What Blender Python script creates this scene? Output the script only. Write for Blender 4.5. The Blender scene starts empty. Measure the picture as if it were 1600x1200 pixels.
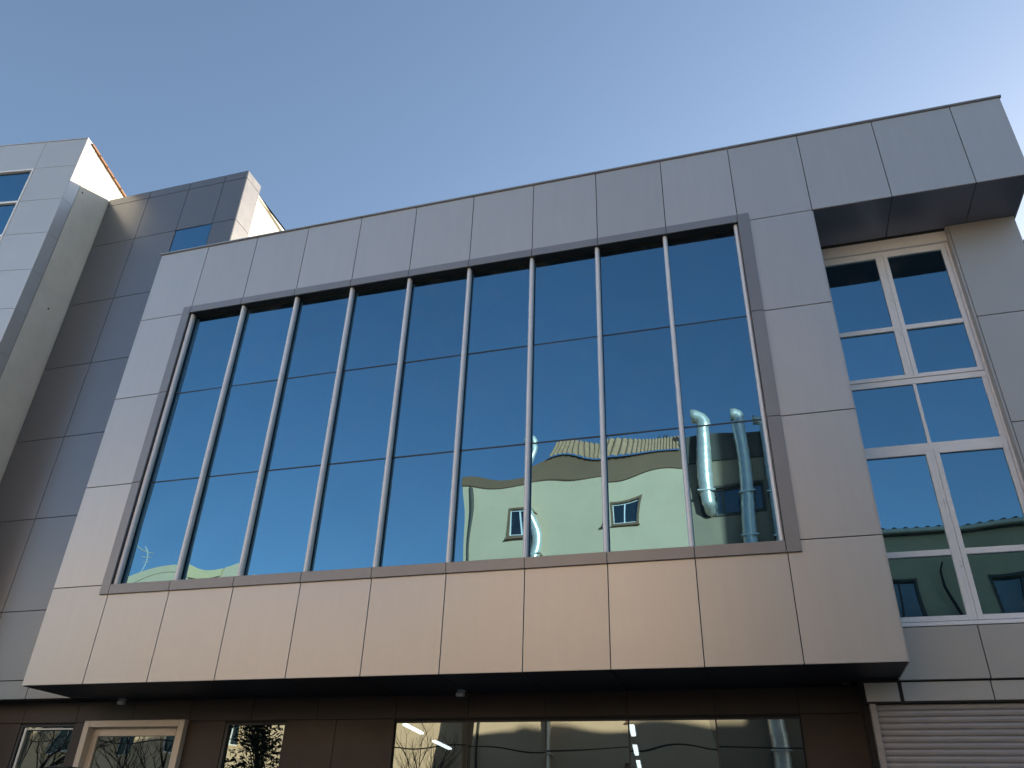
import bpy, bmesh, math, random
from mathutils import Vector, Matrix
random.seed(7)
R = math.radians
scene = bpy.context.scene
col = scene.collection

# ------------------------------------------------------------------ camera
cam_d = bpy.data.cameras.new('camera')
cam = bpy.data.objects.new('camera', cam_d); col.objects.link(cam)
scene.camera = cam
CAM = Vector((10.298, -10.799, 1.619))
YAW, PIT, ROL, FPX = -0.3040, 0.5364, 0.0359, 1253.0
fw = Vector((math.sin(YAW)*math.cos(PIT), math.cos(YAW)*math.cos(PIT), math.sin(PIT)))
rt = Vector((math.cos(YAW), -math.sin(YAW), 0)); up = rt.cross(fw)
r2 = rt*math.cos(ROL) + up*math.sin(ROL); u2 = -rt*math.sin(ROL) + up*math.cos(ROL)
cam.matrix_world = Matrix(((r2.x, u2.x, -fw.x, CAM.x), (r2.y, u2.y, -fw.y, CAM.y), (r2.z, u2.z, -fw.z, CAM.z), (0, 0, 0, 1)))
cam_d.sensor_fit = 'HORIZONTAL'; cam_d.sensor_width = 36; cam_d.lens = 36*FPX/1600
cam_d.clip_start = 0.05; cam_d.clip_end = 3000

# ------------------------------------------------------------------ sky, sun, exposure
SUN = Vector((0.72, 1.0, 0.372)).normalized()          # towards the sun: low, behind the facade, to the right
EL = math.asin(SUN.z); AZ = math.atan2(SUN.x, SUN.y)
world = bpy.data.worlds.new('World'); scene.world = world; world.use_nodes = True
wn = world.node_tree; bg = wn.nodes['Background']
sky = wn.nodes.new('ShaderNodeTexSky'); sky.sky_type = 'NISHITA'; sky.sun_disc = False
sky.sun_elevation = EL; sky.sun_rotation = AZ
sky.altitude = 200; sky.air_density = 1.0; sky.dust_density = 0.75; sky.ozone_density = 0.9
wn.links.new(sky.outputs[0], bg.inputs[0]); bg.inputs[1].default_value = 0.088
sd = bpy.data.lights.new('sun', 'SUN'); so = bpy.data.objects.new('sun', sd); col.objects.link(so)
sd.energy = 5.0; sd.angle = R(0.53); sd.color = (1.0, 0.87, 0.67)
so.rotation_euler = (-SUN).to_track_quat('-Z', 'Y').to_euler()
so.location = SUN*200
scene.render.engine = 'CYCLES'
scene.cycles.max_bounces = 10; scene.cycles.diffuse_bounces = 6; scene.cycles.glossy_bounces = 6
scene.cycles.transparent_max_bounces = 8
scene.cycles.sample_clamp_indirect = 2.0; scene.cycles.blur_glossy = 1.0
vs = scene.view_settings
vs.view_transform = 'Standard'; vs.look = 'None'; vs.gamma = 1.0; vs.exposure = 1.5; vs.use_curve_mapping = False

# ------------------------------------------------------------------ materials
def mat(name, color, rough=0.6, metal=0.0, var=0.0, noise=0.0, nscale=4.0, bump=0.0, bscale=60.0, spec=0.5, stretch=None, noise2=None):
    m = bpy.data.materials.new(name); m.use_nodes = True
    nt = m.node_tree; p = nt.nodes['Principled BSDF']
    p.inputs['Roughness'].default_value = rough; p.inputs['Metallic'].default_value = metal
    p.inputs['Specular IOR Level'].default_value = spec
    p.inputs['Base Color'].default_value = (*color, 1)
    src = None
    tc = nt.nodes.new('ShaderNodeNewGeometry')
    mp = nt.nodes.new('ShaderNodeMapping'); nt.links.new(tc.outputs['Position'], mp.inputs['Vector'])
    if stretch: mp.inputs['Scale'].default_value = stretch
    if var or noise:
        hsv = nt.nodes.new('ShaderNodeHueSaturation'); hsv.inputs['Color'].default_value = (*color, 1)
        val = None
        if var:
            oi = nt.nodes.new('ShaderNodeObjectInfo')
            mr = nt.nodes.new('ShaderNodeMapRange'); mr.inputs[3].default_value = 1-var; mr.inputs[4].default_value = 1+var
            nt.links.new(oi.outputs['Random'], mr.inputs[0]); val = mr.outputs[0]
        if noise:
            tx = nt.nodes.new('ShaderNodeTexNoise'); tx.inputs['Scale'].default_value = nscale; tx.inputs['Detail'].default_value = 6
            tx.inputs['Roughness'].default_value = 0.65
            nt.links.new(mp.outputs[0], tx.inputs['Vector'])
            mr2 = nt.nodes.new('ShaderNodeMapRange'); mr2.inputs[1].default_value = 0.3; mr2.inputs[2].default_value = 0.7
            mr2.inputs[3].default_value = 1-noise; mr2.inputs[4].default_value = 1+noise
            nt.links.new(tx.outputs[0], mr2.inputs[0])
            if val:
                mu = nt.nodes.new('ShaderNodeMath'); mu.operation = 'MULTIPLY'
                nt.links.new(val, mu.inputs[0]); nt.links.new(mr2.outputs[0], mu.inputs[1]); val = mu.outputs[0]
            else: val = mr2.outputs[0]
            rr = nt.nodes.new('ShaderNodeMapRange'); rr.inputs[1].default_value = 0.3; rr.inputs[2].default_value = 0.7
            rr.inputs[3].default_value = max(0.02, rough-noise*0.5); rr.inputs[4].default_value = min(1, rough+noise*0.5)
            nt.links.new(tx.outputs[0], rr.inputs[0]); nt.links.new(rr.outputs[0], p.inputs['Roughness'])
        nt.links.new(val, hsv.inputs['Value']); nt.links.new(hsv.outputs[0], p.inputs['Base Color'])
    if bump:
        tb = nt.nodes.new('ShaderNodeTexNoise'); tb.inputs['Scale'].default_value = bscale; tb.inputs['Detail'].default_value = 4
        nt.links.new(mp.outputs[0], tb.inputs['Vector'])
        bp = nt.nodes.new('ShaderNodeBump'); bp.inputs['Strength'].default_value = bump; bp.inputs['Distance'].default_value = 0.01
        nt.links.new(tb.outputs[0], bp.inputs['Height']); nt.links.new(bp.outputs[0], p.inputs['Normal'])
    return m

def mirror_glass(name, tint, dark, fac=0.8, rough=0.004):
    """coated solar glass: a tinted mirror coat over a dark body, a little dust"""
    m = bpy.data.materials.new(name); m.use_nodes = True; nt = m.node_tree
    for n in list(nt.nodes):
        if n.type == 'BSDF_PRINCIPLED': nt.nodes.remove(n)
    out = [n for n in nt.nodes if n.type == 'OUTPUT_MATERIAL'][0]
    g = nt.nodes.new('ShaderNodeBsdfGlossy'); g.inputs['Color'].default_value = (*tint, 1); g.inputs['Roughness'].default_value = rough
    oi = nt.nodes.new('ShaderNodeObjectInfo'); hs = nt.nodes.new('ShaderNodeHueSaturation'); hs.inputs['Color'].default_value = (*tint, 1)
    vr = nt.nodes.new('ShaderNodeMapRange'); vr.inputs[3].default_value = 0.92; vr.inputs[4].default_value = 1.08
    nt.links.new(oi.outputs['Random'], vr.inputs[0]); nt.links.new(vr.outputs[0], hs.inputs['Value']); nt.links.new(hs.outputs[0], g.inputs['Color'])
    d = nt.nodes.new('ShaderNodeBsdfDiffuse'); d.inputs['Color'].default_value = (*dark, 1)
    mx = nt.nodes.new('ShaderNodeMixShader'); mx.inputs[0].default_value = fac
    nt.links.new(d.outputs[0], mx.inputs[1]); nt.links.new(g.outputs[0], mx.inputs[2])
    geo = nt.nodes.new('ShaderNodeNewGeometry')
    tx = nt.nodes.new('ShaderNodeTexNoise'); tx.inputs['Scale'].default_value = 2.6; tx.inputs['Detail'].default_value = 9; tx.inputs['Roughness'].default_value = 0.7
    nt.links.new(geo.outputs['Position'], tx.inputs['Vector'])
    mr = nt.nodes.new('ShaderNodeMapRange'); mr.inputs[1].default_value = 0.5; mr.inputs[2].default_value = 0.8; mr.inputs[3].default_value = 0.004; mr.inputs[4].default_value = 0.09
    nt.links.new(tx.outputs[0], mr.inputs[0])
    du_ = nt.nodes.new('ShaderNodeBsdfDiffuse'); du_.inputs['Color'].default_value = (0.35, 0.36, 0.36, 1)
    m2 = nt.nodes.new('ShaderNodeMixShader')
    nt.links.new(mr.outputs[0], m2.inputs[0]); nt.links.new(mx.outputs[0], m2.inputs[1]); nt.links.new(du_.outputs[0], m2.inputs[2])
    nt.links.new(m2.outputs[0], out.inputs[0])
    return m

def clear_glass(name, tint, thru, fac=0.4):
    m = bpy.data.materials.new(name); m.use_nodes = True; nt = m.node_tree
    for n in list(nt.nodes):
        if n.type == 'BSDF_PRINCIPLED': nt.nodes.remove(n)
    out = [n for n in nt.nodes if n.type == 'OUTPUT_MATERIAL'][0]
    g = nt.nodes.new('ShaderNodeBsdfGlossy'); g.inputs['Color'].default_value = (*tint, 1); g.inputs['Roughness'].default_value = 0.0
    t = nt.nodes.new('ShaderNodeBsdfTransparent'); t.inputs['Color'].default_value = (*thru, 1)
    mx = nt.nodes.new('ShaderNodeMixShader'); mx.inputs[0].default_value = fac
    nt.links.new(t.outputs[0], mx.inputs[1]); nt.links.new(g.outputs[0], mx.inputs[2])
    nt.links.new(mx.outputs[0], out.inputs[0])
    return m

def emit(name, color, s):
    m = bpy.data.materials.new(name); m.use_nodes = True; p = m.node_tree.nodes['Principled BSDF']
    p.inputs['Emission Color'].default_value = (*color, 1); p.inputs['Emission Strength'].default_value = s
    return m

M = dict(
    panel=mat('champagne_panel', (0.487, 0.476, 0.472), 0.40, 0.55, var=0.04, noise=0.03, nscale=1.3, stretch=(5, 5, 0.5), bump=0.03, bscale=1.2),
    grey=mat('graphite_panel', (0.165, 0.172, 0.19), 0.27, 0.5, var=0.03),
    frame=mat('frame_metal', (0.25, 0.25, 0.265), 0.42, 0.5, var=0.03, noise=0.04),
    mullion=mat('mullion_metal', (0.80, 0.81, 0.85), 0.45, 0.25, noise=0.04),
    transom=mat('transom_seal', (0.02, 0.03, 0.045), 0.5),
    gap=mat('joint_backing', (0.018, 0.018, 0.02), 0.8),
    dark=mat('dark_metal', (0.045, 0.05, 0.062), 0.5, 0.2),
    coping=mat('coping_metal', (0.45, 0.46, 0.47), 0.38, 0.7, noise=0.05),
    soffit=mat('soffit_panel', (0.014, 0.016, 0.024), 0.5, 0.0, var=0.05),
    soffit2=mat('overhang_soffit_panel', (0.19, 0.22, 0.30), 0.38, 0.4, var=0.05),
    brown=mat('brown_cladding', (0.038, 0.027, 0.023), 0.55, 0.0, var=0.08, noise=0.12, nscale=3),
    white=mat('white_window_frame', (0.80, 0.82, 0.87), 0.35, 0.0, noise=0.03),
    cream=mat('cream_door_frame', (0.62, 0.55, 0.48), 0.4, 0.1, noise=0.04),
    shutter=mat('shutter_slat', (0.34, 0.32, 0.32), 0.42, 0.4, noise=0.08, nscale=5, stretch=(0.5, 1, 3)),
    column=mat('pale_grey_panel', (0.44, 0.435, 0.43), 0.45, 0.4, var=0.02, noise=0.03, nscale=1.2),
    lpanel=mat('silver_panel', (0.54, 0.535, 0.53), 0.4, 0.5, var=0.02, noise=0.03, nscale=1.2),
    plaster=mat('white_plaster', (0.66, 0.64, 0.575), 0.8, 0.0, noise=0.06, nscale=2.2, bump=0.25, bscale=90),
    beige=mat('beige_panel', (0.55, 0.50, 0.44), 0.22, 0.78, noise=0.04),
    terra=mat('terracotta', (0.26, 0.12, 0.05), 0.7, noise=0.2, nscale=9),
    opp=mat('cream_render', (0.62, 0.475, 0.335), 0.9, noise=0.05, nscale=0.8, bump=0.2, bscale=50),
    opp2=mat('pale_green_render', (0.66, 0.50, 0.29), 0.9, noise=0.1, nscale=0.8, bump=0.2, bscale=50),
    gutter=mat('sun_toned_gutter', (0.85, 0.74, 0.55), 0.5, noise=0.08),  # extra bright base colour stands in for sun on the gutter
    oppshade=mat('shade_toned_render', (0.38, 0.29, 0.21), 0.9, noise=0.1, nscale=0.8),  # shade on the right-hand wall is put into this darker colour
    oppbrown=mat('brown_band', (0.21, 0.12, 0.075), 0.85, noise=0.1, nscale=1.0),
    oppdark=mat('slate_band', (0.10, 0.09, 0.08), 0.8, noise=0.15, nscale=1.0),
    tile=mat('roof_tile', (0.46, 0.27, 0.165), 0.8, noise=0.25, nscale=6),
    zinc=mat('galvanised_steel', (0.80, 0.76, 0.70), 0.35, 0.45, noise=0.12, nscale=5),
    bark=mat('bark', (0.055, 0.045, 0.036), 0.9, noise=0.3, nscale=14, bump=0.5, bscale=40),
    leaf=mat('evergreen_leaf', (0.035, 0.06, 0.025), 0.6, noise=0.35, nscale=3),
    ground=mat('ground_soil', (0.16, 0.145, 0.12), 0.95, noise=0.2, nscale=0.3),
    asphalt=mat('asphalt', (0.055, 0.055, 0.055), 0.9, noise=0.2, nscale=2, bump=0.4, bscale=120),
    paving=mat('paving', (0.30, 0.28, 0.25), 0.85, noise=0.12, nscale=2),
    kerbm=mat('kerb_stone', (0.36, 0.35, 0.33), 0.85, noise=0.12),
    paint=mat('road_paint', (0.75, 0.75, 0.72), 0.7, noise=0.15, nscale=8),
    room=mat('room_wall', (0.10, 0.11, 0.12), 0.8),
    roomfloor=mat('room_floor', (0.08, 0.08, 0.08), 0.6),
    oppglass=mirror_glass('opposite_window_glass', (0.16, 0.2, 0.23), (0.01, 0.015, 0.018), 0.5, 0.22),
    blue=mirror_glass('blue_solar_glass', (0.125, 0.262, 0.365), (0.004, 0.012, 0.025), 0.92),
    shop=clear_glass('shop_glass', (0.42, 0.52, 0.54), (0.16, 0.2, 0.22), 0.5),
    lampw=mat('lamp_housing', (0.55, 0.55, 0.56), 0.4),
    tube=emit('fluorescent_tube', (1.0, 0.97, 0.92), 4.0),
    wire=mat('cable_black', (0.015, 0.015, 0.015), 0.6),
)

# ------------------------------------------------------------------ helpers
def tag(o, label=None, cat=None, group=None, kind=None):
    if label: o['label'] = label
    if cat: o['category'] = cat
    if group: o['group'] = group
    if kind: o['kind'] = kind
    return o
def empty(name, loc, label, cat, group=None):
    o = bpy.data.objects.new(name, None); o.location = loc; col.objects.link(o)
    o.empty_display_size = 0.3
    return tag(o, label, cat, group)
def wpos(o):
    v = Vector(o.location)
    while o.parent: o = o.parent; v += Vector(o.location)
    return v
def link(name, me, m, parent=None, loc=(0, 0, 0), rotz=0):
    o = bpy.data.objects.new(name, me); col.objects.link(o)
    if m and not me.materials: me.materials.append(m)
    if parent:
        o.parent = parent; o.location = Vector(loc) - wpos(parent)
    else: o.location = loc
    o.rotation_euler = (0, 0, rotz)
    return o
def mesh(verts, faces, smooth=False):
    me = bpy.data.meshes.new('m'); me.from_pydata([tuple(v) for v in verts], [], faces); me.update()
    if smooth: me.polygons.foreach_set('use_smooth', [True]*len(me.polygons))
    return me
_cache = {}
def cbox_mesh(sx, sy, sz, b, m):
    """box centred on its origin with chamfered edges"""
    key = (round(sx, 4), round(sy, 4), round(sz, 4), b, m.name)
    if key in _cache: return _cache[key]
    bm = bmesh.new(); bmesh.ops.create_cube(bm, size=1)
    for v in bm.verts: v.co = Vector((v.co.x*sx, v.co.y*sy, v.co.z*sz))
    if b: bmesh.ops.bevel(bm, geom=list(bm.edges), offset=b, segments=1, affect='EDGES')
    me = bpy.data.meshes.new('m'); bm.to_mesh(me); bm.free(); me.materials.append(m)
    _cache[key] = me
    return me
def box(name, x0, x1, y0, y1, z0, z1, m, parent=None, b=0.0, tilt=0.0):
    me = cbox_mesh(x1-x0, y1-y0, z1-z0, b, m)
    o = link(name, me, None, parent, ((x0+x1)/2, (y0+y1)/2, (z0+z1)/2))
    if tilt: o.rotation_euler = (random.uniform(-tilt, tilt), 0, random.uniform(-tilt, tilt))
    return o
def wall_mesh(x0, x1, z0, z1, y0, y1, holes):
    """wall sheet between y0 and y1 with rectangular openings, reveals closed"""
    xs = sorted(set([x0, x1] + [min(max(v, x0), x1) for h in holes for v in h[:2]]))
    zs = sorted(set([z0, z1] + [min(max(v, z0), z1) for h in holes for v in h[2:]]))
    nx, nz = len(xs)-1, len(zs)-1
    def solid(i, k):
        if i < 0 or k < 0 or i >= nx or k >= nz: return False
        cx, cz = (xs[i]+xs[i+1])/2, (zs[k]+zs[k+1])/2
        return not any(h[0] < cx < h[1] and h[2] < cz < h[3] for h in holes)
    V, F = [], []
    def q(a, b_, c, d): n = len(V); V.extend((a, b_, c, d)); F.append((n, n+1, n+2, n+3))
    for i in range(nx):
        for k in range(nz):
            if not solid(i, k): continue
            a, b_, c, d = xs[i], xs[i+1], zs[k], zs[k+1]
            q((a, y0, c), (b_, y0, c), (b_, y0, d), (a, y0, d)); q((a, y1, c), (a, y1, d), (b_, y1, d), (b_, y1, c))
            if not solid(i-1, k): q((a, y0, c), (a, y0, d), (a, y1, d), (a, y1, c))
            if not solid(i+1, k): q((b_, y0, c), (b_, y1, c), (b_, y1, d), (b_, y0, d))
            if not solid(i, k-1): q((a, y0, c), (a, y1, c), (b_, y1, c), (b_, y0, c))
            if not solid(i, k+1): q((a, y0, d), (b_, y0, d), (b_, y1, d), (a, y1, d))
    return mesh(V, F)
def pane(name, x0, x1, z0, z1, y, m, parent, amp=0.0018, nx=14, nz=20, face=-1, tilt=1.0):
    """one sheet of glass, very slightly bowed like real tempered glass"""
    w, h = x1-x0, z1-z0
    tx, tz = random.uniform(-1, 1)*0.0045*tilt, random.uniform(-1, 1)*0.002*tilt
    comps = []
    for j in range(4):
        lx, lz = random.uniform(1.2, 2.6), random.uniform(1.3, 2.8)
        comps.append((2*math.pi/lx, 2*math.pi/lz, random.uniform(0, 6.28), random.uniform(0, 6.28), random.uniform(0.3, 1)*amp/2))
    V, F = [], []
    for k in range(nz+1):
        for i in range(nx+1):
            x, z = -w/2+w*i/nx, -h/2+h*k/nz
            d = tx*x + tz*z + sum(a*math.sin(p*x+s)*math.sin(q_*z+t) for p, q_, s, t, a in comps)
            V.append((x, d, z))
    for k in range(nz):
        for i in range(nx):
            a = k*(nx+1)+i
            F.append((a, a+1, a+nx+2, a+nx+1) if face < 0 else (a, a+nx+1, a+nx+2, a+1))
    return link(name, mesh(V, F, True), m, parent, ((x0+x1)/2, y, (z0+z1)/2))
def tube(V, F, p0, p1, r0, r1, n=6):
    p0, p1 = Vector(p0), Vector(p1); d = (p1-p0)
    if d.length < 1e-6: return
    d.normalize(); a = d.orthogonal().normalized(); b_ = d.cross(a); s = len(V)
    for p, r in ((p0, r0), (p1, r1)):
        for i in range(n):
            t = 2*math.pi*i/n; V.append(p + a*r*math.cos(t) + b_*r*math.sin(t))
    for i in range(n): j = (i+1) % n; F.append((s+i, s+j, s+n+j, s+n+i))
def sweep(path, r, n=12, ribs=None):
    """smooth tube along a path; r may be a list"""
    V, F = [], []; N = len(path); path = [Vector(p) for p in path]; a = None
    for i, p in enumerate(path):
        d = (path[min(i+1, N-1)] - path[max(i-1, 0)]).normalized()
        if a is None: a = d.orthogonal().normalized()
        a = (a - d*a.dot(d)).normalized(); b_ = d.cross(a); rr = r[i] if isinstance(r, list) else r
        for j in range(n):
            t = 2*math.pi*j/n; V.append(p + a*rr*math.cos(t) + b_*rr*math.sin(t))
    for i in range(N-1):
        for j in range(n):
            k = (j+1) % n; F.append((i*n+j, i*n+k, (i+1)*n+k, (i+1)*n+j))
    F.append(tuple(range(n))[::-1]); F.append(tuple(range((N-1)*n, N*n)))
    return mesh(V, F, True)

# ------------------------------------------------------------------ ground, road
def sheet(name, x0, x1, y0, y1, z, m):
    return tag(link(name, mesh([(x0, y0, z), (x1, y0, z), (x1, y1, z), (x0, y1, z)], [(0, 1, 2, 3)]), m), kind='structure')
sheet('ground', -900, 900, -900, 900, -0.13, M['ground'])
sheet('road', -120, 120, -14.5, -5.5, -0.12, M['asphalt'])
tag(box('pavement', -120, 120, -5.35, 1.4, -0.4, 0.0, M['paving']), kind='structure')
tag(box('pavement', -120, 120, -18.4, -14.65, -0.4, 0.0, M['paving']), kind='structure')
tag(box('kerb', -120, 120, -5.5, -5.35, -0.4, 0.012, M['kerbm'], b=0.01), kind='structure')
tag(box('kerb', -120, 120, -14.65, -14.5, -0.4, 0.012, M['kerbm'], b=0.01), kind='structure')
mk = None
for i in range(-8, 9):
    o = link('road_marking', mk.data if mk else mesh([(-1, -.06, 0), (1, -.06, 0), (1, .06, 0), (-1, .06, 0)], [(0, 1, 2, 3)]), None if mk else M['paint'], None, (i*5+1.3, -10.0, -0.116))
    tag(o, kind='structure'); mk = mk or o

# ------------------------------------------------------------------ main building
G = 0.006                                             # half joint
X = {0: -1.193, 11: 11.982, 12: 13.202, 13: 14.427, 14: 15.189}
for i in range(1, 11): X[i] = (i-1)*1.2
Z0, Z1, Z2, Z3, Z4, Z5 = 3.80, 5.388, 7.247, 9.116, 10.988, 12.73
FXI0, FXI1, FZI0, FZI1 = 0.02, 10.79, 5.385, 10.97    # inner edge of the window surround
FXO0, FXO1, FZO0, FZO1 = -0.16, 10.98, 5.222, 11.13
ob = empty('office_building', (5.4, 0, 0), 'champagne panelled office building with a wide projecting window box and overhanging right corner', 'building')
def panel(x0, x1, z0, z1, y=0.0, m='panel', parent=ob, th=0.02, name='panel', tilt=0.0007):
    return box(name, x0+G, x1-G, y, y+th, z0+G, z1-G, M[m], parent, b=0.0025, tilt=tilt)
# backing behind the joints, with the window opening left out
link('backing_wall', wall_mesh(X[0]+.004, X[11]-.004, Z0+.03, Z5, 0.028, 0.26, [(FXI0-.02, FXI1+.02, FZI0-.02, FZI1+.02)]), M['gap'], ob)
box('upper_body', X[0]+.01, X[11]-.01, 0.28, 16.1, Z0+.42, Z5-.02, M['gap'], ob)
box('overhang_body', X[11]-.003, X[14]-.025, 0.03, 1.5, Z4+.03, Z5-.01, M['gap'], ob)
# front panels
for i in range(11):
    panel(X[i], X[i+1], Z0, Z1 if i in (0, 10) else FZO0+.05)
for i in range(14):
    panel(X[i], X[i+1], Z4 if i in (0,) or i >= 10 else FZO1-.05, Z5)
for za, zb in ((Z1, Z2), (Z2, Z3), (Z3, Z4)):
    panel(X[0], FXO0+.05, za, zb); panel(FXO1-.05, X[11], za, zb)
# side returns
for za, zb in ((Z0, Z1), (Z1, Z2), (Z2, Z3), (Z3, Z4)):
    box('side_panel', X[11]-.004, X[11]+.012, 0.024, 0.95, za+G, zb-G, M['panel'], ob)
for za, zb in ((Z0, Z1), (Z1, Z2), (Z2, Z3), (Z3, Z4), (Z4, Z5)):
    box('side_panel', X[0]-.004, X[0]+.008, 0.024, 1.05, za+G, zb-G, M['panel'], ob)
box('side_panel', X[14]-.02, X[14], 0.024, 1.5, Z4+G, Z5-G, M['panel'], ob)
# coping along the roof edge
for i in range(0, 14, 2):
    a, b_ = X[i]-(0.02 if i == 0 else 0), X[min(i+2, 14)]+(0.02 if i == 12 else 0)
    box('coping', a+.002, b_-.002, -0.03, 0.4, Z5+.01, Z5+.036, M['coping'], ob, b=0.004)
    box('coping_drip', a+.002, b_-.002, -0.02, 0.02, Z5-.004, Z5+.01, M['frame'], ob)
# soffit under the projecting box
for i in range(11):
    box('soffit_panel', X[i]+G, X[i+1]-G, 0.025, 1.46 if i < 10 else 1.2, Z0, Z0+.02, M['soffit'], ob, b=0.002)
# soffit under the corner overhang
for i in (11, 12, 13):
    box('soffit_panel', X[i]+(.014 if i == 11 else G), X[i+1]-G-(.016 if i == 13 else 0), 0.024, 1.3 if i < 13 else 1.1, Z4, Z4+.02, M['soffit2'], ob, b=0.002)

# --- curtain wall
cw = link('curtain_wall', wall_mesh(FXI0-.018, FXI1+.018, FZI0-.018, FZI1+.018, -0.01, 0.27, [(FXI0, FXI1, FZI0, FZI1)]), M['dark'], ob)
FY = -0.034
cuts = [FXI0] + [X[i] for i in range(2, 10)] + [FXI1]
for i in range(9):
    a = cuts[i]; b_ = cuts[i+1]
    box('surround_strip', a+.004, b_-.004, FY, 0.012, FZO0, FZI0, M['frame'], cw, b=0.003)
    box('surround_strip', a+.004, b_-.004, FY, 0.012, FZI1, FZO1, M['frame'], cw, b=0.003)
zc = [FZO0, Z2, Z3, FZO1]
for k in range(3):
    box('surround_strip', FXO0, FXI0-.004, FY, 0.012, zc[k]+.004*(k > 0), zc[k+1]-.004*(k < 2), M['frame'], cw, b=0.003)
    box('surround_strip', FXI1+.004, FXO1, FY, 0.012, zc[k]+.004*(k > 0), zc[k+1]-.004*(k < 2), M['frame'], cw, b=0.003)
GY = 0.145
mx = [0.035 + i*(10.755-0.035)/9 for i in range(10)]
T1, T2 = 9.155, 7.295
# half-round mullion caps
prof = [(-0.037, 0.12)] + [(-0.037*math.cos(t), 0.068-0.045*math.sin(t)) for t in [math.pi*j/10 for j in range(11)]] + [(0.037, 0.12)]
H = FZI1-FZI0-.004
mv, mf = [], []
for z in (-H/2, H/2):
    mv += [(x, y, z) for x, y in prof]
n = len(prof)
for j in range(n): k = (j+1) % n; mf.append((j, k, n+k, n+j))
mm = mesh(mv, mf); mm.polygons.foreach_set('use_smooth', [True]*len(mm.polygons)); mm.materials.append(M['mullion'])
for x in mx:
    link('mullion', mm, None, cw, (x, 0, (FZI0+FZI1)/2))
    box('mullion_back', x-.03, x+.03, 0.12, 0.26, FZI0+.002, FZI1-.002, M['dark'], cw)
for i in range(9):
    a, b_ = mx[i], mx[i+1]
    for za, zb, am in ((FZI0+.01, T2, 0.0024), (T2, T1, 0.0016), (T1, FZI1-.01, 0.0014)):
        pane('pane', a+.03, b_-.03, za+.012, zb-.012, GY, M['blue'], cw, am)
    for t in (T1, T2):
        box('transom', a+.045, b_-.045, GY-.002, GY+.03, t-.013, t+.013, M['transom'], cw)
    box('pane_gasket', a+.03, b_-.03, GY+.01, GY+.05, FZI0, FZI1, M['gap'], cw)

# --- right-hand bay under the overhang
link('bay_wall', wall_mesh(11.53, 15.14, 3.5, Z4+.02, 1.0, 1.35, [(11.99, 14.12, 4.44, 10.986)]), M['gap'], ob)
box('bay_body', 11.6, 15.13, 1.4, 9.0, 4.3, Z4+.3, M['gap'], ob)
box('lintel_panel', 11.99, 14.12, 1.075, 1.3, 10.775, Z4-.002, M['white'], ob)
for za, zb in ((4.437, 5.40), (5.40, 7.265), (7.265, 9.125), (9.125, Z4)):
    panel(14.15, 15.145, za, zb, 0.95, 'column', th=0.05)
    box('side_panel', 15.115, 15.14, 1.0, 3.0, za+G, zb-G, M['column'], ob)
    box('reveal_panel', 14.118, 14.15, 0.965, 1.2, za, zb, M['column'], ob)
for a, b_ in ((11.96, 13.03), (13.03, 14.15), (14.15, 15.145)):
    panel(a, b_, 3.765, 4.432, 0.95, 'column', th=0.05)
    panel(a+(.03 if a < 12 else 0)-.01, b_-.01, 3.515, 3.755, 0.985, 'column', th=0.03)
panel(11.535, 11.945, 3.515, 3.755, 0.985, 'column', th=0.03)
box('sill', 11.99, 14.15, 0.955, 1.2, 4.44, 4.455, M['white'], ob)
# tall white window
tw = box('tall_window', 14.085, 14.12, 1.115, 1.2, 4.457, 10.77, M['white'], ob, b=0.003)
tag(tw, 'white framed tall window beside the projecting box')
def wbar(name, x0, x1, z0, z1, y0=1.12, y1=1.19): return box(name, x0, x1, y0, y1, z0, z1, M['white'], tw, b=0.004)
wbar('frame_bar', 11.99, 14.084, 10.705, 10.77, 1.115); wbar('frame_bar', 11.99, 14.084, 4.457, 4.53, 1.115)
wbar('frame_bar', 11.99, 14.084, 8.15, 8.25, 1.117); wbar('frame_bar', 11.99, 14.084, 7.02, 7.135, 1.117)
wbar('frame_bar', 13.048, 13.098, 7.137, 8.148, 1.122)
wbar('frame_bar', 14.01, 14.082, 7.137, 8.148, 1.119)
def sash(x0, x1, z0, z1, tz):
    t = 0.068; y0 = 1.100
    a = wbar('sash', x0, x0+t, z0, z1, y0)
    for (p, q_, r, s) in ((x1-t, x1, z0, z1), (x0+t+.001, x1-t-.001, z0, z0+t), (x0+t+.001, x1-t-.001, z1-t, z1), (x0+t+.001, x1-t-.001, tz-.042, tz+.042)):
        wbar('sash_bar', p, q_, r, s, y0+(.001 if s == tz+.042 else 0))
    pane('pane', x0+t-.01, x1-t+.01, z0+t-.01, tz-.03, 1.135, M['blue'], tw, 0.0016)
    pane('pane', x0+t-.01, x1-t+.01, tz+.03, z1-t+.01, 1.135, M['blue'], tw, 0.0012)
for z0, z1, tz in ((8.252, 10.703, 9.19), (4.532, 7.018, 5.462)):
    sash(12.03, 13.045, z0, z1, tz); sash(13.095, 14.066, z0, z1, tz)
    wbar('meeting_bar', 13.047, 13.093, z0+.002, z1-.002, 1.108)
    wbar('frame_bar', 14.068, 14.083, z0, z1, 1.12)
pane('pane', 12.0, 13.05, 7.13, 8.155, 1.14, M['blue'], tw, 0.0012); pane('pane', 13.095, 14.012, 7.13, 8.155, 1.14, M['blue'], tw, 0.0012)
box('window_backing', 11.99, 14.12, 1.195, 1.22, 4.46, 10.77, M['gap'], tw)
for (x, z) in ((13.07, 9.75), (13.07, 9.1), (13.07, 6.2), (13.07, 5.3)):
    wbar('hinge', x-.012, x+.012, z-.045, z+.045, 1.094, 1.108)
box('corner_filler', 11.5, 11.64, 1.145, 1.75, 0, 3.78, M['gap'], ob)
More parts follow.
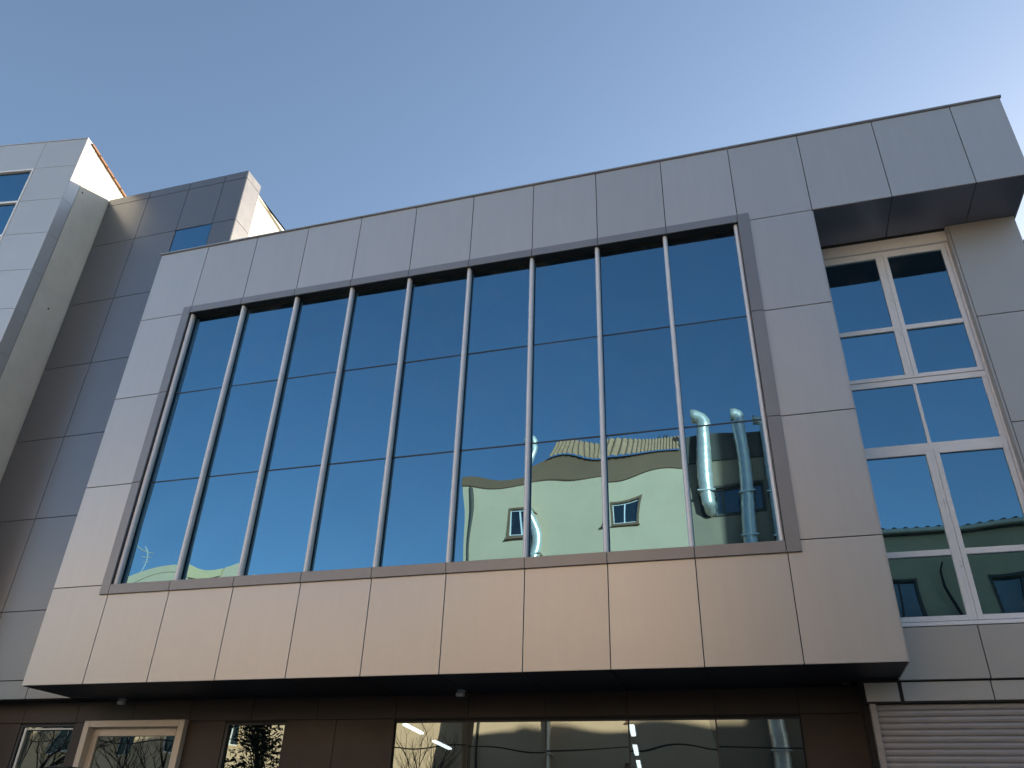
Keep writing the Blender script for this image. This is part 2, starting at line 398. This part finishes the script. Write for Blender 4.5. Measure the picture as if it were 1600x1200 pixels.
# roller shutter
sh = box('roller_shutter', 11.565, 11.64, 1.01, 1.14, 0, 3.5, M['shutter'], ob, b=0.004)
for i in range(46):
    z = 3.497-i*0.0755
    V = [(-1.75, 0.012, -.0375), (-1.75, 0.0, -.026), (-1.75, -.004, 0), (-1.75, 0.0, .026), (-1.75, .012, .0375)]
    if i == 0:
        sm = mesh([v for v in V] + [(1.75, v[1], v[2]) for v in V], [(j, j+1, j+6, j+5) for j in range(4)]); sm.materials.append(M['shutter'])
    link('slat', sm, None, sh, (13.39, 1.055, z-.0375))
box('shutter_back', 11.64, 15.13, 1.075, 1.1, 0, 3.5, M['gap'], sh)

# --- ground floor, set back under the box
YG = 1.45
gf_holes = [(-2.45, -1.285, 0.9, 3.42), (-1.0, 1.02, 0.0, 3.45), (1.75, 2.86, 0.9, 3.415), (4.76, 10.71, 0.5, 3.42)]
link('shopfront_backing', wall_mesh(-6.0, 11.56, 0, Z0+.02, YG+.022, YG+.2, gf_holes), M['gap'], ob)
def gpanel(a, b_, za, zb): box('cladding_panel', a+.004, b_-.004, YG, YG+.02, za+.004, zb-.004, M['brown'], ob, b=0.002, tilt=0.0006)
topcuts = [-6, -4.9, -3.7, -2.45, -1.29, -0.13, 1.02, 2.2, 3.4, 4.76, 5.95, 7.15, 8.37, 9.59, 10.71, 11.56]
for a, b_ in zip(topcuts[:-1], topcuts[1:]): gpanel(a, b_, 3.455, 3.80)
for a, b_ in ((-6, -4.9), (-4.9, -3.7), (-3.7, -2.455), (-1.28, -1.005), (1.025, 1.745), (2.865, 3.75), (3.75, 4.755), (10.715, 11.56)): gpanel(a, b_, 0.0, 3.455)
for a, b_, z1 in ((-2.45, -1.285, .9), (1.75, 2.86, .9), (4.76, 10.71, .5)): gpanel(a, b_, 0, z1)
# shop window of five sheets
sw = box('shop_window', 4.76, 10.71, YG+.03, YG+.1, 3.40, 3.42, M['dark'], ob)
pc = [4.765, 5.95, 7.15, 8.37, 9.59, 10.705]
for a, b_ in zip(pc[:-1], pc[1:]):
    pane('pane', a+.006, b_-.006, 0.52, 3.40, YG+.05, M['shop'], sw, 0.0024, 14, 24, tilt=0.3)
    if a > 5: box('glazing_bar', a-.009, a+.009, YG+.035, YG+.07, 0.52, 3.40, M['dark'], sw)
# small windows
def small_window(x0, x1, z0, z1):
    w = box('window', x0, x0+.05, YG+.01, YG+.1, z0, z1, M['dark'], ob)
    box('frame_bar', x1-.02, x1, YG+.01, YG+.1, z0, z1, M['dark'], w); box('frame_bar', x0+.05, x1-.02, YG+.01, YG+.1, z1-.02, z1, M['dark'], w)
    pane('pane', x0+.04, x1-.01, z0, z1-.01, YG+.06, M['shop'], w, 0.0022)
    return w
w1 = small_window(-2.45, -1.285, 0.9, 3.42); small_window(1.75, 2.86, 0.9, 3.415)
box('trim', -2.34, -2.29, YG-.004, YG+.05, 0.9, 3.38, M['coping'], w1); box('trim', -2.285, -1.30, YG-.002, YG+.05, 3.345, 3.365, M['coping'], w1)
# door
dr = box('door', -1.0, -0.885, YG-.10, YG+.1, 0, 3.47, M['cream'], ob, b=0.006)
box('frame_bar', 0.905, 1.02, YG-.10, YG+.1, 0, 3.47, M['cream'], dr, b=0.006); box('frame_bar', -0.884, 0.904, YG-.10, YG+.1, 3.365, 3.47, M['cream'], dr, b=0.006)
box('leaf_bar', -0.884, -0.76, YG+.02, YG+.08, 0, 3.364, M['cream'], dr, b=0.006); box('leaf_bar', 0.80, 0.904, YG+.02, YG+.08, 0, 3.364, M['cream'], dr, b=0.006)
box('leaf_bar', -0.759, 0.799, YG+.02, YG+.08, 3.235, 3.364, M['cream'], dr, b=0.006); box('leaf_bar', -0.759, 0.799, YG+.02, YG+.08, 0, 0.3, M['cream'], dr, b=0.006)
pane('pane', -0.77, 0.81, 0.29, 3.245, YG+.05, M['shop'], dr, 0.0020)
box('handle', -0.70, -0.67, YG-.06, YG-.03, 0.9, 1.5, M['zinc'], dr, b=0.005)
# shop interior
box('room_back', -3.5, 11.5, 16.0, 16.1, 0, 4.3, M['room'], ob); box('room_side', 11.45, 11.55, 1.7, 16.0, 0, 4.3, M['room'], ob)
box('room_side', -0.5, -0.4, 1.7, 16.0, 0, 4.3, M['room'], ob); box('room_side', -3.6, -3.5, 1.7, 16.0, 0, 4.3, M['room'], ob)
box('room_floor', -3.5, 11.5, 1.7, 16.0, -.05, 0.02, M['roomfloor'], ob); box('room_ceiling', -3.6, 11.55, 1.7, 16.0, 4.12, 4.2, M['room'], ob)
def pix(u, v, z):
    d = rt_*((u-800)/FPX) + up_*((600-v)/FPX) + fw
    t = (z-CAM.z)/d.z
    return CAM + d*t
rt_, up_ = r2, u2

# ------------------------------------------------------------------ lamps
def strip(a, b_, r, label):
    a, b_ = Vector(a), Vector(b_); c = (a+b_)/2; L = (b_-a).length; rz = math.atan2(b_.y-a.y, b_.x-a.x)
    t = empty('strip_light', c, label, 'light', 'ceiling lights inside the shop')
    o = link('housing', cbox_mesh(L+.05, r*2.6, .05, 0.004, M['lampw']), None, t, c+Vector((0, 0, .06)), rz)
    o2 = link('tube', cbox_mesh(L, r*2, .04, 0.01, M['tube']), None, t, c+Vector((0, 0, .012)), rz)
for (a, b_, zz, lab) in (((632, 1133), (659, 1147), 3.95, 'long slanting white ceiling tube nearest the left end of the shop window'),
                     ((678, 1159), (703, 1171), 3.95, 'long slanting white ceiling tube seen lower in the first shop pane'),
                     ((987, 1135), (990, 1150), 3.95, 'short white ceiling light, topmost of three in a row in the shop window'),
                     ((992, 1166), (995, 1180), 3.95, 'short white ceiling light, middle of three in a row in the shop window'),
                     ((997, 1190), (1000, 1204), 3.95, 'short white ceiling light, lowest of three in a row in the shop window')):
    strip(pix(*a, zz), pix(*b_, zz), 0.05, lab)
def spot(x, y, label):
    t = empty('soffit_lamp', (x, y, Z0), label, 'lamp', 'lamps under the box')
    box('base', x-.05, x+.05, y-.05, y+.05, Z0-.02, Z0-.001, M['lampw'], t, b=0.004)
    box('lamp_head', x-.075, x+.045, y-.04, y+.04, Z0-.09, Z0-.03, M['lampw'], t, b=0.008)
    box('arm', x-.012, x+.012, y-.012, y+.012, Z0-.031, Z0-.019, M['lampw'], t)
spot(-0.27, 1.28, 'small grey lamp fixed under the box above the cream framed door')
spot(5.93, 1.15, 'small grey lamp fixed under the box above the long shop window')
# dark wall lamp beside the door
wl = empty('wall_lamp', (-0.95, 1.0, 2.72), 'black wall lantern top just left of the cream framed door', 'lamp')
box('hood', -1.16, -0.72, 0.98, 1.30, 2.70, 2.725, M['dark'], wl, b=0.008); box('body', -1.02, -0.80, 1.05, 1.25, 2.45, 2.70, M['dark'], wl, b=0.01)
box('bracket', -0.95, -0.87, 1.25, YG-.001, 2.56, 2.64, M['dark'], wl)

# ------------------------------------------------------------------ grey wing behind, left
wg = empty('grey_wing', (-2.5, 1.07, 0), 'dark grey panelled wing rising behind the left end of the window box', 'building')
YW, XE, XL = 1.07, -0.484, -4.665
box('core', XL+.01, XE-.025, YW+.028, 1.64, 3.8, 16.17, M['gap'], wg)
wx = [XL-.02+.03, -3.36, -2.16, -1.13, XE]
wz = [3.79, 4.11, 5.36, 7.23, 9.08, 10.94, 12.75, 14.58, 15.94, 16.18]
for i in range(4):
    for k in range(9):
        if i >= 2 and wz[k+1] < 12.8 and wx[i] > X[0]+.1: continue
        if i == 2 and k == 6:
            panel(wx[i], wx[i+1], wz[k], 13.55, YW, 'grey', wg); continue
        panel(wx[i], wx[i+1], wz[k], wz[k+1], YW, 'grey', wg)
wwin = box('window', -2.155, -1.135, YW+.024, YW+.04, 13.55, 14.575, M['dark'], wg)
pane('pane', -2.15, -1.14, 13.56, 14.57, YW+.012, M['blue'], wwin, 0.0012)
for k in range(4, 9):
    box('side_panel', XE-.022, XE-.002, YW+.024, 1.645, wz[k]+G, wz[k+1]-G, M['beige'], wg, b=0.002)
box('rear_parapet_panel', XL+.02, XE-.03, 1.646, 1.665, 12.7, 16.17, M['grey'], wg)
def slab(name, x0, x1, y0, y1, z0, za, zb, m, parent):
    V = [(x0, y0, z0), (x1, y0, z0), (x1, y1, z0), (x0, y1, z0), (x0, y0, za), (x1, y0, za), (x1, y1, zb), (x0, y1, zb)]
    return link(name, mesh(V, [(3, 2, 1, 0), (4, 5, 6, 7), (0, 1, 5, 4), (1, 2, 6, 5), (2, 3, 7, 6), (3, 0, 4, 7)]), m, parent)
slab('rear_wall', XL+.05, -0.60, 1.67, 6.0, 3.0, 15.93, 15.32, M['plaster'], wg)
slab('verge', XL+.05, -0.58, 1.67, 6.02, 15.93, 16.02, 15.40, M['plaster'], wg).data.polygons[0].index
V = [(XL+.05, 1.668, 15.93), (-0.575, 1.668, 15.93), (-0.575, 6.03, 15.32), (XL+.05, 6.03, 15.32)]
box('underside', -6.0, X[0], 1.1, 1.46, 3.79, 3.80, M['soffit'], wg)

# ------------------------------------------------------------------ silver corner block, far left
lb = empty('silver_block', (XL, -0.139, 0), 'tall silver panelled block with a pale plaster side wall at the far left', 'building')
ANG = math.atan(0.15); du = Vector((-math.cos(ANG), -math.sin(ANG), 0)); P0 = Vector((XL, -0.139, 0))
def fpiece(name, s0, s1, z0, z1, d0, d1, m, parent, b=0.002):
    """box on the angled front: s along the face from the corner, d depth behind the face"""
    c = P0 + du*((s0+s1)/2) + Vector((-math.sin(ANG), math.cos(ANG), 0))*((d0+d1)/2)
    return link(name, cbox_mesh(s1-s0, d1-d0, z1-z0, b, m), None, parent, (c.x, c.y, (z0+z1)/2), ANG)
lz = [17.19, 16.25, 15.135, 14.05, 12.94, 11.83, 10.72, 9.61, 8.5, 7.39, 6.28, 5.17, 4.06, 2.95, 1.84, 0.0]
ls = [0.0, 1.155, 2.375, 3.6, 4.8, 6.0]
for k in range(len(lz)-1):
    for i in range(5):
        if 1 <= i <= 3 and 1 <= k <= 11: continue
        fpiece('panel', ls[i]+.004, ls[i+1]-.004, lz[k+1]+.004, lz[k]-.004, 0.0, 0.02, M['lpanel'], lb)
fw_ = fpiece('window', 1.157, 4.798, lz[12], 16.25, 0.06, 0.08, M['dark'], lb)
def fpane(s0, s1, z0, z1):
    c = P0 + du*((s0+s1)/2) + Vector((-math.sin(ANG), math.cos(ANG), 0))*0.05
    o = pane('pane', -(s1-s0)/2, (s1-s0)/2, z0, z1, 0, M['blue'], fw_, 0.0012)
    o.location = Vector((c.x, c.y, (z0+z1)/2)) - wpos(lb) - Vector(fw_.location)
    o.rotation_euler = (0, 0, 0)
    o.matrix_parent_inverse = Matrix.Identity(4)
    # the window itself is turned, so undo that for the position
    o.location = Matrix.Rotation(-ANG, 3, 'Z') @ o.location
    return o
def fbar(name, s0, s1, z0, z1, d0=0.0, d1=.06):
    o = fpiece(name, s0, s1, z0, z1, d0, d1, M['white'], fw_)
    o.location = Matrix.Rotation(-ANG, 3, 'Z') @ o.location; o.rotation_euler = (0, 0, 0)
    return o
zcut = [16.20, 15.135, 14.05, 12.94, 11.83, 10.72, 9.61, 8.5, 7.39, 6.28, 5.17, 4.06]
for a, b_ in zip(zcut[:-1], zcut[1:]):
    for s0, s1 in ((1.2, 2.375), (2.375, 3.6), (3.6, 4.76)):
        fpane(s0+.02, s1-.02, b_+.025, a-.025)
    fbar('frame_bar', 1.2, 4.76, b_-.03, b_+.03, -.004)
fbar('frame_bar', 1.157, 1.2, lz[12], 16.25, -.015); fbar('frame_bar', 4.76, 4.798, lz[12], 16.25, -.015); fbar('frame_bar', 1.2, 4.76, 16.2, 16.25, -.01)
for s in (2.375, 3.6): fbar('frame_bar', s-.025, s+.025, lz[12], 16.2, -.008)
fpiece('coping', -.004, 6.0, 17.194, 17.22, -.01, 0.3, M['lpanel'], lb)
# cladding return on the side, then groove, then plaster gable
cr = []
for k in range(len(lz)-1):
    za, zb = lz[k+1]+.003, lz[k]-.003
    V = [(XL-.03, -.125, za), (XL, -.136, za), (XL, 0.165, za), (XL-.03, 0.165, za)]
    V += [(v[0], v[1], zb) for v in V]
    link('side_panel', mesh(V, [(3, 2, 1, 0), (4, 5, 6, 7), (0, 1, 5, 4), (1, 2, 6, 5), (2, 3, 7, 6), (3, 0, 4, 7)]), M['lpanel'], lb)
def zr(y): return 17.14 - 0.333*(y-0.03)
V = [(XL-.012, 0.185, 0), (XL-.012, 9.0, 0), (XL-.012, 9.0, zr(9.0)), (XL-.012, 0.185, zr(0.185))]
V += [(XL-.35, v[1], v[2]) for v in V]
link('gable_wall', mesh(V, [(0, 1, 2, 3), (7, 6, 5, 4), (0, 4, 5, 1), (1, 5, 6, 2), (2, 6, 7, 3), (3, 7, 4, 0)]), M['plaster'], lb)
V = [(XL-.06, -.10, 0), (XL-.06, 9.0, 0), (XL-5.6, 9.0, 0), (XL-5.6, -.8, 0)]
V += [(v[0], v[1], (17.0 if v[1] < 0 else zr(v[1])-.15)) for v in V]
link('body', mesh(V, [(3, 2, 1, 0), (4, 5, 6, 7), (0, 1, 5, 4), (1, 2, 6, 5), (2, 3, 7, 6), (3, 0, 4, 7)]), M['gap'], lb)
V, F = [], []
for i in range(30):
    y0 = 0.03+i*0.3; y1 = y0+.335
    z0, z1 = zr(y0), zr(y1)+.012
    s = len(V)
    V += [(XL+.035, y0, z0-.015), (XL+.035, y1, z1-.015), (XL+.035, y1, z1+.035), (XL+.035, y0, z0+.035), (XL-.3, y0, z0-.015), (XL-.3, y1, z1-.015), (XL-.3, y1, z1+.035), (XL-.3, y0, z0+.035)]
    F += [(s, s+1, s+2, s+3), (s+7, s+6, s+5, s+4), (s, s+4, s+5, s+1), (s+1, s+5, s+6, s+2), (s+2, s+6, s+7, s+3), (s+3, s+7, s+4, s)]
tag(link('verge_tiles', mesh(V, F), M['terra'], lb), 'terracotta verge tiles along the gable', kind='stuff')
for (y, z) in ((0.30, 15.72), (0.62, 12.35), (0.55, 8.7)):
    box('anchor_hole', XL-.013, XL-.008, y-.02, y+.02, z-.02, z+.02, M['gap'], lb)

# ------------------------------------------------------------------ this side: two unseen shade casters and the annex
nb = empty('added_shade_tower', (30, 2, 0), 'tall plain block added unseen beyond the right edge to cast shade across the street', 'building')  # unseen block added for the shadow it throws on the buildings opposite
link('wall', wall_mesh(26.0, 38.3, 0, 25, -1.0, -0.7, [(x, x+1.4, z, z+1.5) for x in (27.3, 30.3, 33.3, 36.3) for z in (3.5, 6.5, 9.5, 12.5, 15.5, 18.5, 21.5)]), M['plaster'], nb)
box('body', 26.01, 38.2, -0.69, 4.4, 0, 24.9, M['oppdark'], nb)
for x in (27.3, 30.3, 33.3, 36.3):
    for z in (3.5, 6.5, 9.5, 12.5, 15.5, 18.5, 21.5):
        box('window', x, x+1.4, -.78, -.72, z, z+1.5, M['oppglass'], nb)
lw = empty('low_grey_annex', (16.4, 1.2, 0), 'low dark grey annex wall just right of the pale corner column', 'building')
slab('wall', 15.25, 17.6, 1.15, 4.3, 0, 10.55, 10.2, M['grey'], lw)
box('coping', 15.2, 17.62, 1.05, 1.14, 10.38, 10.57, M['dark'], lw, b=0.01)

rn = empty('added_shade_house', (20, 8, 0), 'plain pale block added unseen behind the low grey annex to shade the wall opposite', 'building')  # added out of view so its shadow falls on the cream wall opposite
link('wall', wall_mesh(17.7, 26.6, 0, 14.6, 4.5, 4.8, [(x, x+1.2, z, z+1.4) for x in (18.4, 21, 23.4) for z in (11.2, 8)]), M['plaster'], rn)
box('body', 17.72, 26.58, 4.85, 12, 0, 14.58, M['plaster'], rn)
# ------------------------------------------------------------------ the other side of the street (seen in the glass)
YO = -18.5
def owindow(parent, x0, x1, z0, z1, y, frame='oppbrown', sash='white', n=2):
    """window in a wall facing +Y: surround, sash bars, pane"""
    w = box('window', x0, x1, y-.14, y-.12, z0, z1, M['oppglass'], parent)
    t = .09
    for a, b_, c, d in ((x0-t, x0, z0-t, z1+t), (x1, x1+t, z0-t, z1+t), (x0, x1, z1, z1+t), (x0, x1, z0-t, z0)):
        box('surround', a+.002, b_-.002, y-.02, y+.04, c+.002, d-.002, M[frame], w)
    for i in range(n+1):
        x = x0 + (x1-x0)*i/n
        box('sash', max(x-.03, x0+.002), min(x+.03, x1-.002), y-.115, y-.06, z0, z1, M[sash], w)
    box('sash', x0+.03, x1-.03, y-.112, y-.065, z1-.06, z1-.002, M[sash], w); box('sash', x0+.03, x1-.03, y-.112, y-.065, z0+.002, z0+.06, M[sash], w)
    return w
oa = empty('cream_apartment_building', (5, YO, 0), 'cream rendered building with brown parapet and tiled roof mirrored in the big window', 'building')
wins = [(1.05, 2.3-.35, 12.85, 13.95), (5.2, 6.5, 13.2, 14.2)]
for z in (9.7, 6.5, 3.4): wins += [(1.05, 1.95, z, z+1.2), (5.2, 6.5, z, z+1.2)]
link('wall', wall_mesh(-0.9, 8.3, 0, 15.15, YO-.25, YO, wins), M['opp'], oa)
for w in wins: owindow(oa, *w, YO)
wins2 = [(8.85, 11.1, 13.2, 14.25)] + [(8.95, 11.0, z, z+1.2) for z in (9.7, 6.5, 3.4)]
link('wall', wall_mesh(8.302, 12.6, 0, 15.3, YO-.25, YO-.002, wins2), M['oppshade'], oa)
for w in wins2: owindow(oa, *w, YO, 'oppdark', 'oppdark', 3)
box('body', -0.88, 12.58, YO-9, YO-.3, 0, 15.1, M['opp'], oa)
box('parapet', -0.95, 2.3, YO-.3, YO+.05, 15.152, 15.55, M['oppbrown'], oa, b=0.02)
box('parapet', 2.302, 8.3, YO-.3, YO+.05, 15.152, 16.05, M['oppbrown'], oa, b=0.02)
box('parapet', 8.302, 12.65, YO-.3, YO+.05, 15.302, 16.45, M['oppdark'], oa, b=0.02)
for w in wins: box('sill', w[0]-.12, w[1]+.12, YO+.002, YO+.12, w[2]-.15, w[2]-.092, M['oppbrown'], oa, b=0.01)
dp = [(-0.62, YO+.1, 0.0), (-0.62, YO+.1, 14.6), (-0.62, YO+.03, 15.1)]
link('downpipe', sweep(dp, .055, 8), M['oppdark'], oa)
# barrel-tiled roof
V, F = [], []; nxr = 240
for i in range(nxr+1):
    x = 3.0 + 5.3*i/nxr; c = .13*abs(math.sin(i*math.pi/8))
    V += [(x, YO+.14+c, 16.02), (x, YO-.85+c, 17.15)]
for i in range(nxr): F.append((2*i, 2*i+2, 2*i+3, 2*i+1))
tag(link('tiled_roof', mesh(V, F, True), M['tile'], oa), kind='stuff')
# ducts on its wall
def duct(x, r, z0, z1, label, bottom=False):
    path, rad = [], []
    y = YO+.12+r
    if bottom: path += [(x, YO-.1, z0-.15), (x, y-r*.7, z0-.12), (x, y-.05, z0)]; rad += [r*.9]*3
    nseg = int((z1-z0)/.09)
    for i in range(nseg+1):
        path.append((x, y, z0+.05+(z1-z0-.05)*i/nseg)); rad.append(r*(1.06 if i % 6 == 0 else 1.0))
    path += [(x-.06, y, z1+.12), (x-.2, y, z1+.2), (x-.36, y, z1+.21)]; rad += [r, r*1.05, r*1.12]
    t = link('flue_pipe', sweep(path, rad, 14), M['zinc'], None)
    zb = z0+.5
    while zb < min(z1, 15.0):
        box('bracket', x-r-.05, x+r+.05, YO+.01, y+r+.015, zb, zb+.05, M['zinc'], t); zb += 1.7
    tag(t, label, 'pipe', 'galvanised flues on the building opposite')
duct(2.15, .17, 3.0, 16.75, 'single silver flue pipe mirrored in the left part of the cream building')
duct(9.1, .24, 13.45, 16.95, 'short silver flue pipe with bent foot, left of the pair mirrored at the right', True)
duct(10.5, .26, 3.0, 16.9, 'long silver flue pipe, middle of those mirrored in the right pane')
duct(11.45, .13, 3.0, 16.6, 'thin silver flue pipe mirrored at the right edge of the window')
# birds on the ridge
for j, bx in enumerate((7.15, 7.45, 7.62)):
    t = link('pigeon', sweep([(bx-.10, YO-.86, 17.14), (bx-.03, YO-.86, 17.20), (bx+.04, YO-.86, 17.27), (bx+.07, YO-.86, 17.35), (bx+.11, YO-.86, 17.36)], [.012, .05, .055, .03, .012], 8), M['dark'])
    tag(t, ['dark pigeon on the tiled ridge, leftmost of three in the mirror image', 'dark pigeon on the tiled ridge, middle of three in the mirror image', 'dark pigeon on the tiled ridge, rightmost of three in the mirror image'][j], 'bird', 'birds on the roof opposite')
# lower building on the right
obb = empty('green_grey_house', (20, YO, 0), 'shaded grey green house with roof gutter mirrored in the tall white window', 'building')
winb = [(14.85, 16.15, 9.1, 10.85), (18.45, 20.2, 9.1, 10.75), (22.5, 23.8, 9.1, 10.75)] + [(x, x+1.4, z, z+1.5) for x in (15, 18.5, 22.5) for z in (6.0, 2.8)]
link('wall', wall_mesh(13.6, 26, 0, 12.5, YO-.25, YO, winb), M['opp2'], obb)
for w in winb: owindow(obb, *w, YO, 'oppdark', 'oppdark', 2)
box('body', 13.62, 25.98, YO-9, YO-.3, 0, 12.4, M['opp2'], obb)
box('gutter', 13.4, 26.2, YO+.1, YO+.28, 12.56, 12.72, M['gutter'], obb, b=0.03); box('eaves', 13.4, 26.2, YO-.2, YO+.1, 12.50, 12.56, M['oppdark'], obb)
V, F = [], []; nxr = 320
for i in range(nxr+1):
    x = 13.4 + 12.8*i/nxr; c = .055*max(-.3, math.sin(i*2*math.pi/10))
    V += [(x, YO+.2, 12.74+c), (x, YO-4.5, 14.0+c)]
for i in range(nxr): F.append((2*i, 2*i+2, 2*i+3, 2*i+1))
tag(link('tiled_roof', mesh(V, F, True), M['tile'], obb), kind='stuff')
cb = [(17.05, YO+.1, 11.25), (16.98, YO+.13, 11.0), (17.05, YO+.14, 10.5), (17.2, YO+.12, 10.0), (17.38, YO+.1, 9.4), (17.45, YO+.1, 8.0)]
tag(link('hanging_cable', sweep(cb, [.03, .03, .035, .05, .07, .04], 8), M['wire']), 'black cable hanging from a bracket on the grey green house', 'cable')
# low cream house on the left and a farther one
YC = -23.0
oc = empty('low_cream_house', (-7, -23.0, 0), 'low cream house with small white windows mirrored in the first shop pane', 'building')
winc = [(x, x+1.0, z, z+1.4) for x in (-5.2, -8.5, -11.5) for z in (2.6, 9.0)]
link('wall', wall_mesh(-13, -2.9, 0, 12.2, YC-.25, YC, winc), M['opp'], oc)
for w in winc: owindow(oc, *w, YC, 'opp2', 'white', 2)
box('body', -12.98, -2.92, YC-8, YC-.3, 0, 12.1, M['opp'], oc); box('parapet', -13.05, -2.85, YC-.3, YC+.05, 12.202, 12.4, M['oppbrown'], oc, b=.02)
od = empty('far_cream_block', (-20, -24.6, 0), 'farther cream block with olive gable mirrored at the lower left of the window', 'building')
wind = [(x, x+1.2, z, z+1.4) for x in (-27, -23.5, -20, -16.5) for z in (2.6, 5.9, 9.2)]
link('wall', wall_mesh(-29, -14.6, 0, 14.2, -24.85, -24.6, wind), M['opp'], od)
for w in wind: owindow(od, *w, -24.6, 'opp2', 'white', 2)
box('body', -28.98, -14.62, -33, -24.9, 0, 14.1, M['opp'], od)
box('parapet', -29.05, -19.2, -24.9, -24.55, 14.202, 14.75, M['opp'], od, b=.02)
slab('gable', -19.1, -16.8, -25.2, -24.5, 14.2, 14.75, 14.7, M['opp2'], od)
box('chimney', -16.7, -15.6, -25.3, -24.6, 14.2, 14.75, M['opp'], od)
V, F = [], []
for (p, q_) in (((-22.7, -25.2, 14.7), (-22.7, -25.2, 16.4)), ((-23.1, -25.2, 16.2), (-22.3, -25.2, 16.2)), ((-23.0, -25.2, 15.9), (-22.4, -25.2, 15.9)), ((-22.9, -25.2, 15.6), (-22.5, -25.2, 15.6))): tube(V, F, p, q_, .03, .03, 6)
tag(link('antenna', mesh(V, F), M['zinc']), 'thin rooftop aerial on the farther cream block', 'antenna')
# overhead cable along the street
path = [(-30+70*i/60, -15.2, 5.75-1.1*(1-((i-30)/30)**2)+.3) for i in range(61)]
tag(link('overhead_cable', sweep(path, .022, 6), M['wire']), 'thin black overhead cable mirrored across the shop window', 'cable')

# ------------------------------------------------------------------ street trees (mirrored in the ground floor glass)
def bare_tree(x, y, h, label, seed):
    rnd = random.Random(seed)
    t = empty('bare_tree', (x, y, 0), label, 'tree', 'bare street trees')
    V, F = [], []; V2, F2 = [], []
    def grow(p, d, L, r, depth, first=False):
        n = 3; VV, FF = (V, F) if depth == 0 else (V2, F2)
        for i in range(n):
            q_ = p + d*(L/n); r1 = r*(1-.35/n)
            tube(VV, FF, p, q_, r, r1, 7 if depth < 2 else 4)
            if depth > 0 and depth < 4 and i > 0:
                s = (d + Vector((rnd.uniform(-1, 1), rnd.uniform(-1, 1), rnd.uniform(-.3, .8)))*.9).normalized()
                grow(q_, s, L*rnd.uniform(.45, .7), r1*.55, depth+1)
            p, r = q_, r1
            d = (d + Vector((rnd.uniform(-1, 1), rnd.uniform(-1, 1), rnd.uniform(-.2, .5)))*.16).normalized()
        if depth < 5:
            for j in range(3 if depth == 0 else 2):
                s = (d + Vector((rnd.uniform(-1, 1), rnd.uniform(-1, 1), rnd.uniform(0, .6)))*.75).normalized()
                grow(p, s, L*rnd.uniform(.6, .85), r*.72, depth+1)
    grow(Vector((x, y, -.05)), Vector((0, 0, 1)), h*.3, h*.022, 0)
    link('trunk', mesh(V, F, True), M['bark'], t, (0, 0, 0)); link('crown', mesh(V2, F2, True), M['bark'], t, (0, 0, 0))
def leafy_tree(x, y, h, rx, label, seed):
    rnd = random.Random(seed)
    t = empty('evergreen_tree', (x, y, 0), label, 'tree')
    V, F = [], []; tube(V, F, (x, y, -.05), (x+.05, y, h*.6), h*.025, h*.012, 8)
    clumps = []
    for i in range(46):
        a, zf = rnd.uniform(0, 6.28), rnd.uniform(.22, 1.0)
        rr = rx*math.sqrt(rnd.random())*math.sin(math.pi*min(1, .18+zf*.8))
        c = Vector((x+rr*math.cos(a), y+rr*math.sin(a), h*zf)); clumps.append(c)
        tube(V, F, (x+.03, y, h*zf*.6), c, .03, .01, 4)
    link('trunk', mesh(V, F, True), M['bark'], t)
    V, F = [], []
    for c in clumps:
        for j in range(190):
            p = c + Vector((rnd.gauss(0, 1), rnd.gauss(0, 1), rnd.gauss(0, .8)))*.27
            u_ = Vector((rnd.uniform(-1, 1), rnd.uniform(-1, 1), rnd.uniform(-1, 1))).normalized(); v_ = u_.orthogonal().normalized()
            l, w = rnd.uniform(.05, .1), rnd.uniform(.02, .04); s = len(V)
            V += [p-u_*l, p+v_*w, p+u_*l, p-v_*w]; F.append((s, s+1, s+2, s+3))
    link('crown', mesh(V, F), M['leaf'], t)
bare_tree(-7.6, -9.2, 6.6, 'leafless street tree mirrored in the glazed door', 3)
bare_tree(-13.2, -9.4, 7.0, 'leafless street tree mirrored in the small window left of the door', 11)
bare_tree(-0.6, -13.3, 6.2, 'leafless street tree mirrored in the first pane of the shop window', 5)
leafy_tree(-4.5, -9.2, 6.4, 1.25, 'dense evergreen street tree mirrored in the small window right of the door', 9)
